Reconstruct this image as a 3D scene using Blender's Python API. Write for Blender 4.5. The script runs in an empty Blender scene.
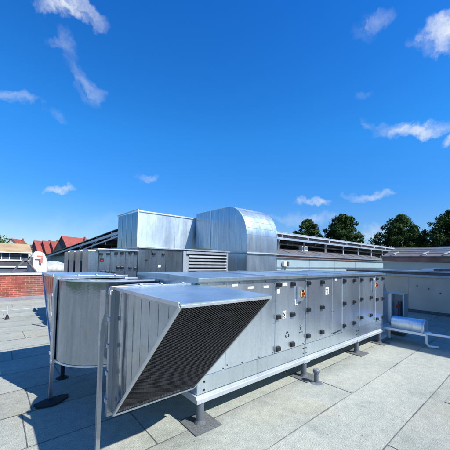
import bpy, bmesh, math, random
from mathutils import Vector, Matrix, Quaternion
random.seed(7)
S = bpy.context.scene
COL = S.collection
R = math.radians

# ------------------------------------------------------------------ materials
def newmat(name):
    m = bpy.data.materials.new(name); m.use_nodes = True
    nt = m.node_tree; nt.nodes.clear()
    out = nt.nodes.new('ShaderNodeOutputMaterial'); b = nt.nodes.new('ShaderNodeBsdfPrincipled')
    nt.links.new(b.outputs[0], out.inputs[0])
    return m, nt, b
def nd(nt, typ, **kw):
    n = nt.nodes.new(typ)
    for k, v in kw.items():
        if k.startswith('i_'):
            key = k[2:]
            n.inputs[int(key) if key.isdigit() else key.replace('_', ' ')].default_value = v
        else: setattr(n, k, v)
    return n
def ramp(nt, stops):
    n = nt.nodes.new('ShaderNodeValToRGB'); e = n.color_ramp.elements
    while len(e) < len(stops): e.new(.5)
    for x, (p, c) in zip(e, stops):
        x.position = p; x.color = (c[0], c[1], c[2], 1) if not isinstance(c, (int, float)) else (c, c, c, 1)
    return n
def coords(nt, scale=(1, 1, 1)):
    g = nd(nt, 'ShaderNodeNewGeometry'); m = nd(nt, 'ShaderNodeMapping'); m.inputs['Scale'].default_value = scale
    nt.links.new(g.outputs['Position'], m.inputs[0]); return m.outputs[0]
def mixc(nt, fac, a, b, mode='MIX'):
    n = nt.nodes.new('ShaderNodeMix'); n.data_type = 'RGBA'; n.blend_type = mode
    for k, v in (('Factor', fac), ('A', a), ('B', b)):
        s = [i for i in n.inputs if i.name == k and (i.type == 'RGBA' if k != 'Factor' else i.type == 'VALUE')][0]
        if hasattr(v, 'links'): nt.links.new(v, s)
        elif k == 'Factor': s.default_value = v
        else: s.default_value = (v[0], v[1], v[2], 1)
    return [o for o in n.outputs if o.type == 'RGBA'][0]

def metal(name, base, rough=.38, metallic=.85, spangle=.12, streak=.0, dirt=.25, band=.12, bump=.15):
    m, nt, b = newmat(name); L = nt.links.new
    v = nd(nt, 'ShaderNodeTexVoronoi', i_Scale=38.0); L(coords(nt), v.inputs['Vector'])
    rv = ramp(nt, [(0, 1 - spangle), (1, 1 + spangle)]); L(v.outputs['Color'], rv.inputs[0])
    c = mixc(nt, 1.0, base, rv.outputs[0], 'MULTIPLY')
    n = nd(nt, 'ShaderNodeTexNoise', i_Scale=1.0, i_Detail=7.0, i_Roughness=.62); L(coords(nt, (1.6, 1.6, .55)), n.inputs['Vector'])
    rn = ramp(nt, [(.32, (1 - dirt, 1 - dirt * .95, 1 - dirt * .9)), (.68, (1.08, 1.07, 1.05))]); L(n.outputs[0], rn.inputs[0])
    c = mixc(nt, 1.0, c, rn.outputs[0], 'MULTIPLY')
    ns = nd(nt, 'ShaderNodeTexNoise', i_Scale=1.0, i_Detail=3.0); L(coords(nt, (22, 22, .5)), ns.inputs['Vector'])
    rs = ramp(nt, [(.35, 1 - streak), (.65, 1 + streak)]); L(ns.outputs[0], rs.inputs[0])
    c = mixc(nt, 1.0, c, rs.outputs[0], 'MULTIPLY')
    oi = nd(nt, 'ShaderNodeObjectInfo'); ro = ramp(nt, [(0, .90), (1, 1.08)]); L(oi.outputs['Random'], ro.inputs[0])
    c = mixc(nt, 1.0, c, ro.outputs[0], 'MULTIPLY')
    # rain streaks and finger marks
    nk = nd(nt, 'ShaderNodeTexNoise', i_Scale=1.0, i_Detail=6.0, i_Roughness=.7); L(coords(nt, (9, 9, .9)), nk.inputs['Vector'])
    rk = ramp(nt, [(.56, (1, 1, 1)), (.72, (.80, .79, .77))]); L(nk.outputs[0], rk.inputs[0])
    c = mixc(nt, 1.0, c, rk.outputs[0], 'MULTIPLY')
    L(c, b.inputs['Base Color'])
    b.inputs['Metallic'].default_value = metallic
    rr = nd(nt, 'ShaderNodeMapRange'); rr.inputs[3].default_value = max(.04, rough - .09); rr.inputs[4].default_value = rough + .13
    L(n.outputs[0], rr.inputs[0]); L(rr.outputs[0], b.inputs['Roughness'])
    # gentle oil-canning plus fine grain
    n2 = nd(nt, 'ShaderNodeTexNoise', i_Scale=1.0, i_Detail=1.0); L(coords(nt, (3.2, 3.2, 1.3)), n2.inputs['Vector'])
    b1 = nd(nt, 'ShaderNodeBump', i_Strength=bump, i_Distance=.05); L(n2.outputs[0], b1.inputs['Height'])
    b2 = nd(nt, 'ShaderNodeBump', i_Strength=.05, i_Distance=.004); L(v.outputs['Distance'], b2.inputs['Height']); L(b1.outputs[0], b2.inputs['Normal'])
    b3 = nd(nt, 'ShaderNodeBump', i_Strength=band, i_Distance=.02); L(ns.outputs[0], b3.inputs['Height']); L(b2.outputs[0], b3.inputs['Normal'])
    L(b3.outputs[0], b.inputs['Normal'])
    return m
def plain(name, col, rough=.6, metallic=0, var=.15, scale=6.0, bump=0.0):
    m, nt, b = newmat(name); L = nt.links.new
    n = nd(nt, 'ShaderNodeTexNoise', i_Scale=scale, i_Detail=6.0); L(coords(nt), n.inputs['Vector'])
    r = ramp(nt, [(.3, 1 - var), (.7, 1 + var)]); L(n.outputs[0], r.inputs[0])
    L(mixc(nt, 1.0, col, r.outputs[0], 'MULTIPLY'), b.inputs['Base Color'])
    b.inputs['Roughness'].default_value = rough; b.inputs['Metallic'].default_value = metallic
    if bump:
        bb = nd(nt, 'ShaderNodeBump', i_Strength=bump, i_Distance=.02); L(n.outputs[0], bb.inputs['Height']); L(bb.outputs[0], b.inputs['Normal'])
    return m
def felt():
    m, nt, b = newmat('mineral_felt'); L = nt.links.new
    P = coords(nt)
    sep = nd(nt, 'ShaderNodeSeparateXYZ'); L(P, sep.inputs[0])
    a = nd(nt, 'ShaderNodeMath', operation='SUBTRACT', i_1=1.16); L(sep.outputs[1], a.inputs[0])
    d = nd(nt, 'ShaderNodeMath', operation='DIVIDE', i_1=.806); L(a.outputs[0], d.inputs[0])
    fl = nd(nt, 'ShaderNodeMath', operation='FLOOR'); L(d.outputs[0], fl.inputs[0])
    wn = nd(nt, 'ShaderNodeTexWhiteNoise', noise_dimensions='1D'); L(fl.outputs[0], wn.inputs['W'])
    rs = ramp(nt, [(0, .9), (1, 1.07)]); L(wn.outputs[0], rs.inputs[0])
    g1 = nd(nt, 'ShaderNodeTexNoise', i_Scale=95.0, i_Detail=4.0, i_Roughness=.85); L(P, g1.inputs['Vector'])
    rg = ramp(nt, [(.36, (.10, .12, .11)), (.45, (.29, .31, .295)), (.54, (.37, .385, .365)), (.64, (.60, .61, .57))]); L(g1.outputs[0], rg.inputs[0])
    g2 = nd(nt, 'ShaderNodeTexNoise', i_Scale=1.3, i_Detail=8.0, i_Roughness=.6, i_Distortion=.6); L(P, g2.inputs['Vector'])
    r2 = ramp(nt, [(.28, (.74, .77, .77)), (.42, (.93, .95, .95)), (.55, (1, 1, 1)), (.75, (1.10, 1.09, 1.05))]); L(g2.outputs[0], r2.inputs[0])
    g3 = nd(nt, 'ShaderNodeTexNoise', i_Scale=.33, i_Detail=5.0); L(P, g3.inputs['Vector'])
    r3 = ramp(nt, [(.54, (1, 1, 1)), (.70, (1.0, .88, .74))]); L(g3.outputs[0], r3.inputs[0])
    g4 = nd(nt, 'ShaderNodeTexNoise', i_Scale=9.0, i_Detail=4.0, i_Roughness=.7); L(P, g4.inputs['Vector'])
    r4 = ramp(nt, [(.35, .86), (.6, 1.04)]); L(g4.outputs[0], r4.inputs[0])
    c = mixc(nt, 1, rg.outputs[0], (.93, .92, .82), 'MULTIPLY'); c = mixc(nt, 1, c, rs.outputs[0], 'MULTIPLY'); c = mixc(nt, 1, c, r2.outputs[0], 'MULTIPLY'); c = mixc(nt, .8, c, r3.outputs[0], 'MULTIPLY'); c = mixc(nt, 1, c, r4.outputs[0], 'MULTIPLY')
    L(c, b.inputs['Base Color']); b.inputs['Roughness'].default_value = .9
    bb = nd(nt, 'ShaderNodeBump', i_Strength=.45, i_Distance=.006); L(g1.outputs[0], bb.inputs['Height'])
    b3 = nd(nt, 'ShaderNodeBump', i_Strength=.35, i_Distance=.03); L(g4.outputs[0], b3.inputs['Height']); L(bb.outputs[0], b3.inputs['Normal'])
    L(b3.outputs[0], b.inputs['Normal']); return m
def brick():
    m, nt, b = newmat('red_brick'); L = nt.links.new
    P = coords(nt); mp = nd(nt, 'ShaderNodeMapping'); mp.inputs['Rotation'].default_value = (R(90), 0, 0); L(P, mp.inputs[0])
    t = nd(nt, 'ShaderNodeTexBrick', i_Scale=1.0); L(mp.outputs[0], t.inputs['Vector'])
    t.inputs['Brick Width'].default_value = .30; t.inputs['Row Height'].default_value = .098; t.inputs['Mortar Size'].default_value = .011
    t.inputs['Color1'].default_value = (.32, .075, .040, 1); t.inputs['Color2'].default_value = (.19, .042, .028, 1); t.inputs['Mortar'].default_value = (.30, .20, .165, 1)
    n = nd(nt, 'ShaderNodeTexNoise', i_Scale=2.5, i_Detail=6.0); L(P, n.inputs['Vector'])
    r = ramp(nt, [(.3, .75), (.7, 1.25)]); L(n.outputs[0], r.inputs[0])
    L(mixc(nt, 1, t.outputs[0], r.outputs[0], 'MULTIPLY'), b.inputs['Base Color']); b.inputs['Roughness'].default_value = .85
    bb = nd(nt, 'ShaderNodeBump', i_Strength=.6, i_Distance=.01, invert=True); L(t.outputs['Fac'], bb.inputs['Height']); L(bb.outputs[0], b.inputs['Normal'])
    return m
def leafmat(name, c1, c2):
    m, nt, b = newmat(name); L = nt.links.new
    n = nd(nt, 'ShaderNodeTexNoise', i_Scale=.9, i_Detail=4.0); L(coords(nt), n.inputs['Vector'])
    r = ramp(nt, [(.3, c1), (.7, c2)]); L(n.outputs[0], r.inputs[0]); L(r.outputs[0], b.inputs['Base Color'])
    b.inputs['Roughness'].default_value = .9; b.inputs['Specular IOR Level'].default_value = .12; return m

M = {}
M['galv'] = metal('galvanised_sheet', (.70, .79, .86), .30, .92, .055, .025, .08, bump=.32, band=.05)
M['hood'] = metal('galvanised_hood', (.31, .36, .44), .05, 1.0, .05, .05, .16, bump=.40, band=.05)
M['duct'] = metal('galvanised_duct', (.70, .80, .86), .42, .92, .08, .06, .12, bump=.3)
M['duct_side'] = metal('duct_shaded_side', (.42, .52, .60), .24, .95, .06, .10, .15, bump=.4)  # darker copy of the duct sheet, shade of the unlit left side in the colour
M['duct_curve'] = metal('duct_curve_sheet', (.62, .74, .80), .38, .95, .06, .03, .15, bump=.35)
M['duct_dark'] = metal('shaded_duct_sheet', (.20, .28, .33), .22, .95, .05, .10, .15, bump=.3)  # dark copy of the duct sheet, shade painted into the left end
M['dark_zinc'] = metal('darker_zinc', (.24, .29, .34), .26, .88, .12, .08, .30, bump=.3)  # darker zinc tone over the whole rear unit
M['lid'] = metal('lid_sheet', (.60, .74, .80), .30, .85, .04, .0, .2)
M['trim'] = metal('bright_angle', (.60, .64, .68), .35, .7, .05, .0, .15)
M['angle_iron'] = metal('zinc_angle_iron', (.38, .42, .47), .30, .85, .06, .03, .2)
M['rail'] = metal('base_rail_zinc', (.46, .50, .53), .45, .45, .05, .0, .15)
M['pipe'] = plain('grey_pipe', (.13, .15, .17), .5, .3)
M['black'] = plain('black_plastic', (.012, .013, .015), .35)
M['rubber'] = plain('black_rubber', (.010, .010, .012), .8, 0, .3, 20)
M['white'] = plain('white_paper', (.82, .82, .80), .5, 0, .04)
M['felt'] = felt()
M['pad'] = plain('bitumen_pad', (.10, .11, .11), .85, 0, .35, 60, .4)
M['seam'] = plain('bitumen_bead', (.085, .09, .088), .7, 0, .4, 30)
M['brick'] = brick()
M['concrete'] = plain('pale_concrete', (.55, .56, .55), .8, 0, .15, 4)
M['mesh'] = plain('mesh_strand', (.13, .108, .10), .6, .3, .2, 12)
M['filter'] = plain('inside_shade', (.010, .016, .02), .95)  # near-black for dark interiors and the mesh stiffener
M['yellow'] = plain('yellow_plate', (.62, .36, .08), .5)
M['red'] = plain('red_plastic', (.30, .03, .02), .4)
M['wall_grey'] = plain('grey_cladding', (.56, .47, .36), .55, .1, .10, 1.5)
M['wall_pale'] = plain('pale_cladding', (.28, .37, .40), .5, .1, .06, .7)
M['coping'] = metal('coping_sheet', (.42, .48, .54), .4, .7, .05, 0, .2)
M['fascia'] = plain('brown_fascia', (.17, .11, .10), .7, 0, .35, 1.2)
M['pv'] = plain('solar_glass', (.02, .025, .045), .18, 0, .1)
M['steel'] = plain('steel_frame', (.50, .52, .54), .5, .4, .1)
M['greyroof'] = plain('grey_roofing', (.11, .105, .11), .7, 0, .25, 3)
M['redtile'] = plain('red_tiles', (.27, .055, .04), .7, 0, .25, 1.5)
M['tan'] = plain('tan_roofing', (.36, .26, .14), .8, 0, .2, 1)
M['plaster'] = plain('pale_plaster', (.62, .58, .52), .9, 0, .1, 1)
M['darkwall'] = plain('dark_wall', (.07, .075, .085), .8, 0, .3, 1)
M['glass'] = plain('window_glass', (.03, .04, .05), .1)
M['tarp'] = plain('white_tarp', (.58, .58, .57), .7, 0, .12, 5, .3)
M['tarp_grey'] = plain('grey_tarp', (.34, .36, .36), .6, 0, .35, 4, .6)
M['paint_red'] = plain('red_print', (.70, .16, .12), .6)
M['grass'] = plain('terrain_green', (.07, .10, .04), .95, 0, .4, .05)
M['bark'] = plain('bark', (.08, .06, .045), .9)
M['leaf'] = leafmat('dark_leaves', (.016, .036, .010), (.050, .088, .022))
M['leaf2'] = leafmat('light_leaves', (.05, .085, .025), (.10, .15, .05))

# ------------------------------------------------------------------ mesh helpers
class MB:
    def __init__(s): s.v = []; s.f = []; s.sm = []
    def add(s, vs, fs, smooth=False):
        o = len(s.v); s.v += [tuple(v) for v in vs]
        for f in fs: s.f.append([o + i for i in f]); s.sm.append(smooth)
        return s
    def box(s, x0, x1, y0, y1, z0, z1):
        vs = [(x, y, z) for z in (z0, z1) for y in (y0, y1) for x in (x0, x1)]
        return s.add(vs, [(0, 2, 3, 1), (4, 5, 7, 6), (0, 1, 5, 4), (2, 6, 7, 3), (0, 4, 6, 2), (1, 3, 7, 5)])
    def bar(s, a, b, w, h=None, up=(0, 0, 1)):
        h = h or w; a = Vector(a); b = Vector(b); d = (b - a).normalized(); u = Vector(up)
        if abs(d.dot(u)) > .98: u = Vector((1, 0, 0))
        r = d.cross(u).normalized(); u = r.cross(d)
        vs = [p + r * i * w / 2 + u * j * h / 2 for p in (a, b) for i, j in ((-1, -1), (1, -1), (1, 1), (-1, 1))]
        return s.add(vs, [(3, 2, 1, 0), (4, 5, 6, 7), (0, 1, 5, 4), (1, 2, 6, 5), (2, 3, 7, 6), (3, 0, 4, 7)])
    def tube(s, pts, r, n=16, smooth=True, caps=True):
        pts = [Vector(p) for p in pts]; rings = []
        for i, p in enumerate(pts):
            d = (pts[min(i + 1, len(pts) - 1)] - pts[max(i - 1, 0)]).normalized()
            u = Vector((0, 0, 1)) if abs(d.z) < .95 else Vector((1, 0, 0))
            a = d.cross(u).normalized(); b = a.cross(d)
            rr = r[i] if isinstance(r, (list, tuple)) else r
            rings.append([p + a * math.cos(t) * rr + b * math.sin(t) * rr for t in [2 * math.pi * k / n for k in range(n)]])
        vs = [v for q in rings for v in q]
        s.add(vs, [(i * n + k, i * n + (k + 1) % n, (i + 1) * n + (k + 1) % n, (i + 1) * n + k) for i in range(len(pts) - 1) for k in range(n)], smooth)
        if caps:
            s.add(rings[0], [list(range(n))[::-1]]); s.add(rings[-1], [list(range(n))])
        return s
    def prism(s, poly, axis, a, b, smooth=False):
        # poly in the two other axes (in xyz order), extruded along axis from a to b
        def pt(p, t):
            return {'x': (t, p[0], p[1]), 'y': (p[0], t, p[1]), 'z': (p[0], p[1], t)}[axis]
        n = len(poly); vs = [pt(p, a) for p in poly] + [pt(p, b) for p in poly]
        s.add(vs, [(i, (i + 1) % n, n + (i + 1) % n, n + i) for i in range(n)], smooth)
        s.add(vs[:n], [list(range(n))]); s.add(vs[n:], [list(range(n))[::-1]]); return s
    def strip(s, poly, axis, a, b, smooth=True):
        def pt(p, t): return {'x': (t, p[0], p[1]), 'y': (p[0], t, p[1]), 'z': (p[0], p[1], t)}[axis]
        n = len(poly); vs = [pt(p, a) for p in poly] + [pt(p, b) for p in poly]
        return s.add(vs, [(i, i + 1, n + i + 1, n + i) for i in range(n - 1)], smooth)
KS = 1.0
EYE = Vector((0, 0, 2.0))
def kpt(v): v = Vector(v); return EYE + (v - EYE) * KS
def wpos(o):
    v = Vector(o.location)
    while o.parent: o = o.parent; v += o.location
    return v
def build(name, mb, mat, parent=None, label=None, bevel=0, solid=0, rot=None, fixn=True):
    me = bpy.data.meshes.new(name)
    off = wpos(parent) if parent else Vector((0, 0, 0))
    me.from_pydata([tuple(kpt(v) - off) for v in mb.v], [], mb.f)
    for p, q in zip(me.polygons, mb.sm): p.use_smooth = q
    if fixn:
        bm = bmesh.new(); bm.from_mesh(me); bmesh.ops.recalc_face_normals(bm, faces=bm.faces); bm.to_mesh(me); bm.free()
    me.materials.append(M[mat] if isinstance(mat, str) else mat)
    o = bpy.data.objects.new(name, me); COL.objects.link(o)
    if parent: o.parent = parent
    if label: o['label'] = label
    if solid:
        md = o.modifiers.new('t', 'SOLIDIFY'); md.thickness = solid; md.offset = 0
    if bevel:
        md = o.modifiers.new('b', 'BEVEL'); md.width = bevel; md.segments = 2; md.limit_method = 'ANGLE'; md.angle_limit = R(40)
    return o
def thing(name, label, cat, loc, group=None):
    o = bpy.data.objects.new(name, None); COL.objects.link(o); o.location = kpt(loc) if KS != 1 else loc; o.empty_display_size = .2
    o['label'] = label; o['category'] = cat
    if group: o['group'] = group
    return o
def tag(o, label=None, cat=None, group=None, kind=None):
    for k, v in (('label', label), ('category', cat), ('group', group), ('kind', kind)):
        if v: o[k] = v
    return o
def struct(name, mb, mat, **k): return tag(build(name, mb, mat, **k), kind='structure')
def ctree(o, parent=None):
    c = o.copy(); COL.objects.link(c); c.parent = parent
    for ch in [q for q in o.children]: ctree(ch, c)
    return c

# camera frame: the air handling unit runs along +X, the camera stands over the world origin
FW = Vector((.651, .759, 0)).normalized(); RT = Vector((FW.y, -FW.x, 0))
def at(px, d):   # point on the ground at view azimuth (tan = (px-225)/273) and horizontal distance d
    t = math.atan((px - 225) / 273); v = FW * math.cos(t) + RT * math.sin(t); return v.x * d, v.y * d

# ------------------------------------------------------------------ setting
struct('terrain', MB().box(-1500, 1500, -1500, 1500, -7, -6.5), 'grass')
struct('flat_roof', MB().box(-14, 58, -9, 17.0, -1.0, 0), 'felt')
bldg = MB().box(-13.9, 57.9, -8.9, 16.9, -6.5, -1.003)
tag(build('building_below', bldg, 'plaster'), kind='structure')
sm = MB(); rs = random.Random(3)
def seamline(ax, c, a, b, w=.0095):
    # wavy bitumen bead, 4 mm above the felt
    n = max(2, int(abs(b - a) / .12)); pl = []; pr = []
    for i in range(n + 1):
        t = a + (b - a) * i / n; j = .006 * math.sin(t * 1.7 + c) + rs.uniform(-.0015, .0015); ww = w * rs.uniform(.5, 1.2) / 2 * (1 + 1.3 * max(0, math.sin(t * 2.3 + 3 * c)) ** 8)
        if ax == 'x': pl.append((t, c + j - ww, .004)); pr.append((t, c + j + ww, .004))
        else: pl.append((c + j - ww, t, .004)); pr.append((c + j + ww, t, .004))
    sm.add(pl + pr, [(i, i + 1, n + 2 + i, n + 1 + i) for i in range(n)])
ys = [1.16 + .806 * k for k in range(-6, 19)]
for k, y in enumerate(ys):
    if abs(y - 1.16) < .01: seamline('x', y, -13, 13.9, .012)
    else: seamline('x', y, -13, 13.9)
laps = {2.776: [1.47], 1.966: [4.35, -2.6, 11.3], 1.16: [-1.2, 9.1], .354: [3.45, -4.4]}
for k, y in enumerate(ys[:-1]):
    xs = [v for kk, vv in laps.items() if abs(kk - y) < .02 for v in vv] or [rs.uniform(-11, -4), rs.uniform(-1, 1.2), rs.uniform(8, 12)]
    for x in xs: seamline('y', x, y, y + .806, .012)
struct('roof_seams', sm, 'seam')
pt = MB()
for (x0, x1, y0, y1) in ((5.15, 5.75, .52, .98), (2.55, 2.95, 6.3, 7.2), (-.9, -.35, 8.9, 9.5)): pt.prism([(x0, y0 + .02), (x1 - .01, y0), (x1, y1 - .015), (x0 + .02, y1)], 'z', .0042, .0085)
struct('felt_patches', pt, 'felt')

# ------------------------------------------------------------------ main air handling unit
A = thing('air_handling_unit', 'long pale galvanised air handling unit with black door handles, in the foreground', 'ventilation unit', (2, 2.78, 0))
YF = 2.80
build('casing', MB().box(1.985, 7.94, YF + .004, 4.48, .36, 1.742), 'galv', A)
lid = MB().prism([(2.735, 1.748), (2.735, 1.796), (3.6, 1.812), (4.56, 1.796), (4.56, 1.748)], 'x', 1.93, 7.99)
L_ = build('lid', lid, 'lid', A, bevel=.004)
for x in (3.16, 4.3, 5.6, 6.9): build('lid_seam', MB().prism([(2.73, 1.799), (2.73, 1.812), (3.6, 1.828), (4.565, 1.812), (4.565, 1.799), (3.6, 1.815)], 'x', x - .012, x + .012), 'trim', L_)
# base rail of channel section
rl = MB().box(1.96, 7.96, 2.742, 2.80, .268, .322).box(1.96, 7.96, 2.77, 2.80, .3225, .350).box(1.96, 7.96, 4.44, 4.50, .268, .356).box(1.96, 2.03, 2.80, 4.44, .268, .356).box(7.89, 7.96, 2.80, 4.44, .268, .356)
build('base_rail', rl, 'rail', A, bevel=.003)
for x in (4.30, 6.40): build('rail_joint', MB().box(x - .09, x + .09, 2.733, 2.741, .262, .318), 'rail', A)
# lower sill sheets
for a, b in ((1.99, 4.295), (4.302, 6.395), (6.402, 7.93)):
    build('sill_panel', MB().box(a, b, 2.786, 2.803, .362, .565), 'galv', A, bevel=.003)
# facade: fixed panels and doors
doors = [(3.47, 3.955), (4.33, 4.90), (5.69, 6.26), (6.545, 7.165), (7.445, 7.93)]
fixed = [(1.99, 2.435), (2.442, 3.463), (3.962, 4.323), (4.907, 5.272), (5.279, 5.683), (6.267, 6.538), (7.172, 7.438)]
for a, b in fixed: build('fixed_panel', MB().box(a, b, 2.788, 2.803, .572, 1.722), 'galv', A, bevel=.003)
HZ = {3.47: (1.652, 1.138, .640), 4.33: (1.650, 1.172, .705), 5.69: (1.650, 1.174, .705), 6.545: (1.650, 1.208, .775), 7.445: (1.650, 1.135, .640)}
HX = {3.47: (3.52, 3.905), 4.33: (4.377, 4.85), 5.69: (5.738, 6.212), 6.545: (6.592, 7.12), 7.445: (7.492, 7.886)}
for a, b in doors:
    d = build('access_door', MB().box(a, b, 2.778, 2.803, .572, 1.722), 'galv', A, bevel=.004)
    for x in HX[a]:
        for z in HZ[a]:
            h = MB().prism([(2.738, z - .030), (2.738, z + .022), (2.750, z + .034), (2.777, z + .040), (2.777, z - .040), (2.750, z - .034)], 'x', x - .044, x + .044)
            build('handle', h, 'black', d, bevel=.004)
# screws along panel edges, one small set per facade
def screw(x, z, r=.007, y=2.784):
    build('screw', MB().tube([(x, y + .003, z), (x, y - .006, z)], r, 8), 'black', A)
for z in (.50, .40): 
    for x in (2.09,): screw(x, z, .014)
for x in (2.03, 2.4, 2.75, 3.1, 3.42, 4.0, 4.25): screw(x, .592, .008)
for x in (2.47,): 
    for z in (.62, .85, 1.2): screw(x, z, .008)
for z in (.62, 1.05, 1.4, 1.68):
    for x in (3.44, 5.25, 5.30, 4.30): screw(x, z, .006)
for x in [2.1 + .28 * i for i in range(21)]: screw(x, 1.715, .006)
for x in (4.26, 4.34, 6.36, 6.44): screw(x, .50, .013, 2.780); screw(x, .42, .010, 2.780)
# plates and stickers
def plate(x, z, w, h, mat='white', y=2.784, dep=.002): return build('sticker', MB().box(x - w / 2, x + w / 2, y - dep, y, z - h / 2, z + h / 2), mat, A)
for x, z, w, h in ((2.58, 1.685, .10, .035), (2.90, 1.635, .13, .030), (3.235, 1.632, .11, .032), (5.41, 1.690, .06, .05), (4.03, 1.33, .07, .10), (7.36, 1.64, .06, .05), (7.30, 1.36, .06, .07)): plate(x, z, w, h)
for x, z, w, h in ((3.70, 1.655, .12, .05), (3.53, 1.55, .06, .07)): plate(x, z, w, h, 'white', 2.776)
plate(2.62, 1.20, .07, .07, 'pipe')
def arcs(mb, x, z, r0, r1, a0, a1, y):
    n = 14; p = [(x + r * math.cos(R(a0 + (a1 - a0) * i / n)), y, z + r * math.sin(R(a0 + (a1 - a0) * i / n))) for r in (r0, r1) for i in range(n + 1)]
    mb.add(p, [(i, i + 1, n + 2 + i, n + 1 + i) for i in range(n)])
def symbol(x, z, s, y, white=True):
    if white:
        k = build('sticker', MB().box(x - s * .75, x + s * .75, y - .002, y, z - s, z + s), 'white', A); y -= .0025
    m = MB(); arcs(m, x, z + s * .38, s * .22, s * .48, 150, 390, y); m.box(x - s * .12, x + s * .12, y - .001, y, z + s * .62, z + s * .82)
    arcs(m, x, z - s * .48, s * .18, s * .40, 0, 350, y)
    build('symbol', m, 'black', A)
symbol(3.69, 1.16, .06, 2.777); symbol(4.17, .88, .05, 2.786, False); symbol(5.06, 1.475, .075, 2.786)
m = MB()
for a in (0, 120, 240):
    arcs(m, 3.775 + .03 * math.cos(R(a + 90)), .815 + .03 * math.sin(R(a + 90)), .008, .028, a, a + 200, 2.775)
build('symbol', m, 'black', A)
m = MB()
for i, w in enumerate((.03, .05, .02, .045, .03, .05)): m.box(5.30 + i * .062, 5.30 + i * .062 + w, 2.782, 2.783, .592 + .004 * i, .615 + .005 * i)
build('lettering', m, 'black', A)
m = MB()
for i, w in enumerate((.05, .03, .06)): m.box(4.13 + i * .04, 4.13 + i * .04 + .02, 2.783, 2.785, .79, .805)
build('lettering', m, 'black', A)
def isolator(x, z):
    k = build('isolator_switch', MB().prism([(x - .11, z - .13), (x + .03, z - .13), (x + .13, z + .0), (x + .05, z + .10), (x - .11, z + .14)], 'y', 2.745, 2.786), 'coping', A, bevel=.004)
    build('switch_plate', MB().box(x - .045, x + .08, 2.735, 2.744, z - .045, z + .055), 'yellow', k)
    build('knob', MB().tube([(x + .02, 2.734, z), (x + .02, 2.71, z)], .028, 14).box(x + .010, x + .030, 2.70, 2.7095, z - .026, z + .026), 'red', k)
    build('sticker', MB().box(x - .02, x + .05, 2.733, 2.7345, z + .03, z + .06), 'black', k)
isolator(4.14, 1.475); isolator(7.36, 1.50)
# feet with bitumen flashing plates
for x in (2.05, 4.30, 6.40, 7.72):
    for y in (2.80, 4.40):
        ft = build('foot', MB().tube([(x, y, .012), (x, y, .262)], .048, 20), 'pipe', A)
        build('flashing_plate', MB().prism([(x - .19, y - .19), (x + .19, y - .20), (x + .20, y + .18), (x - .18, y + .20)], 'z', .003, .012).tube([(x, y, .012), (x, y, .05)], [.075, .05], 20), 'pad', ft)
# tapered end section
e = MB().prism([(7.97, .42), (7.97, 1.66), (8.12, 1.60), (8.42, 1.22), (8.62, 1.20), (8.62, .42)], 'y', 2.84, 4.40)
build('end_taper', e, 'galv', A, bevel=.004)
build('end_flange', MB().box(7.945, 7.975, 2.80, 4.46, .37, 1.72).box(8.60, 8.63, 2.80, 4.44, .38, 1.24), 'trim', A)

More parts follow.
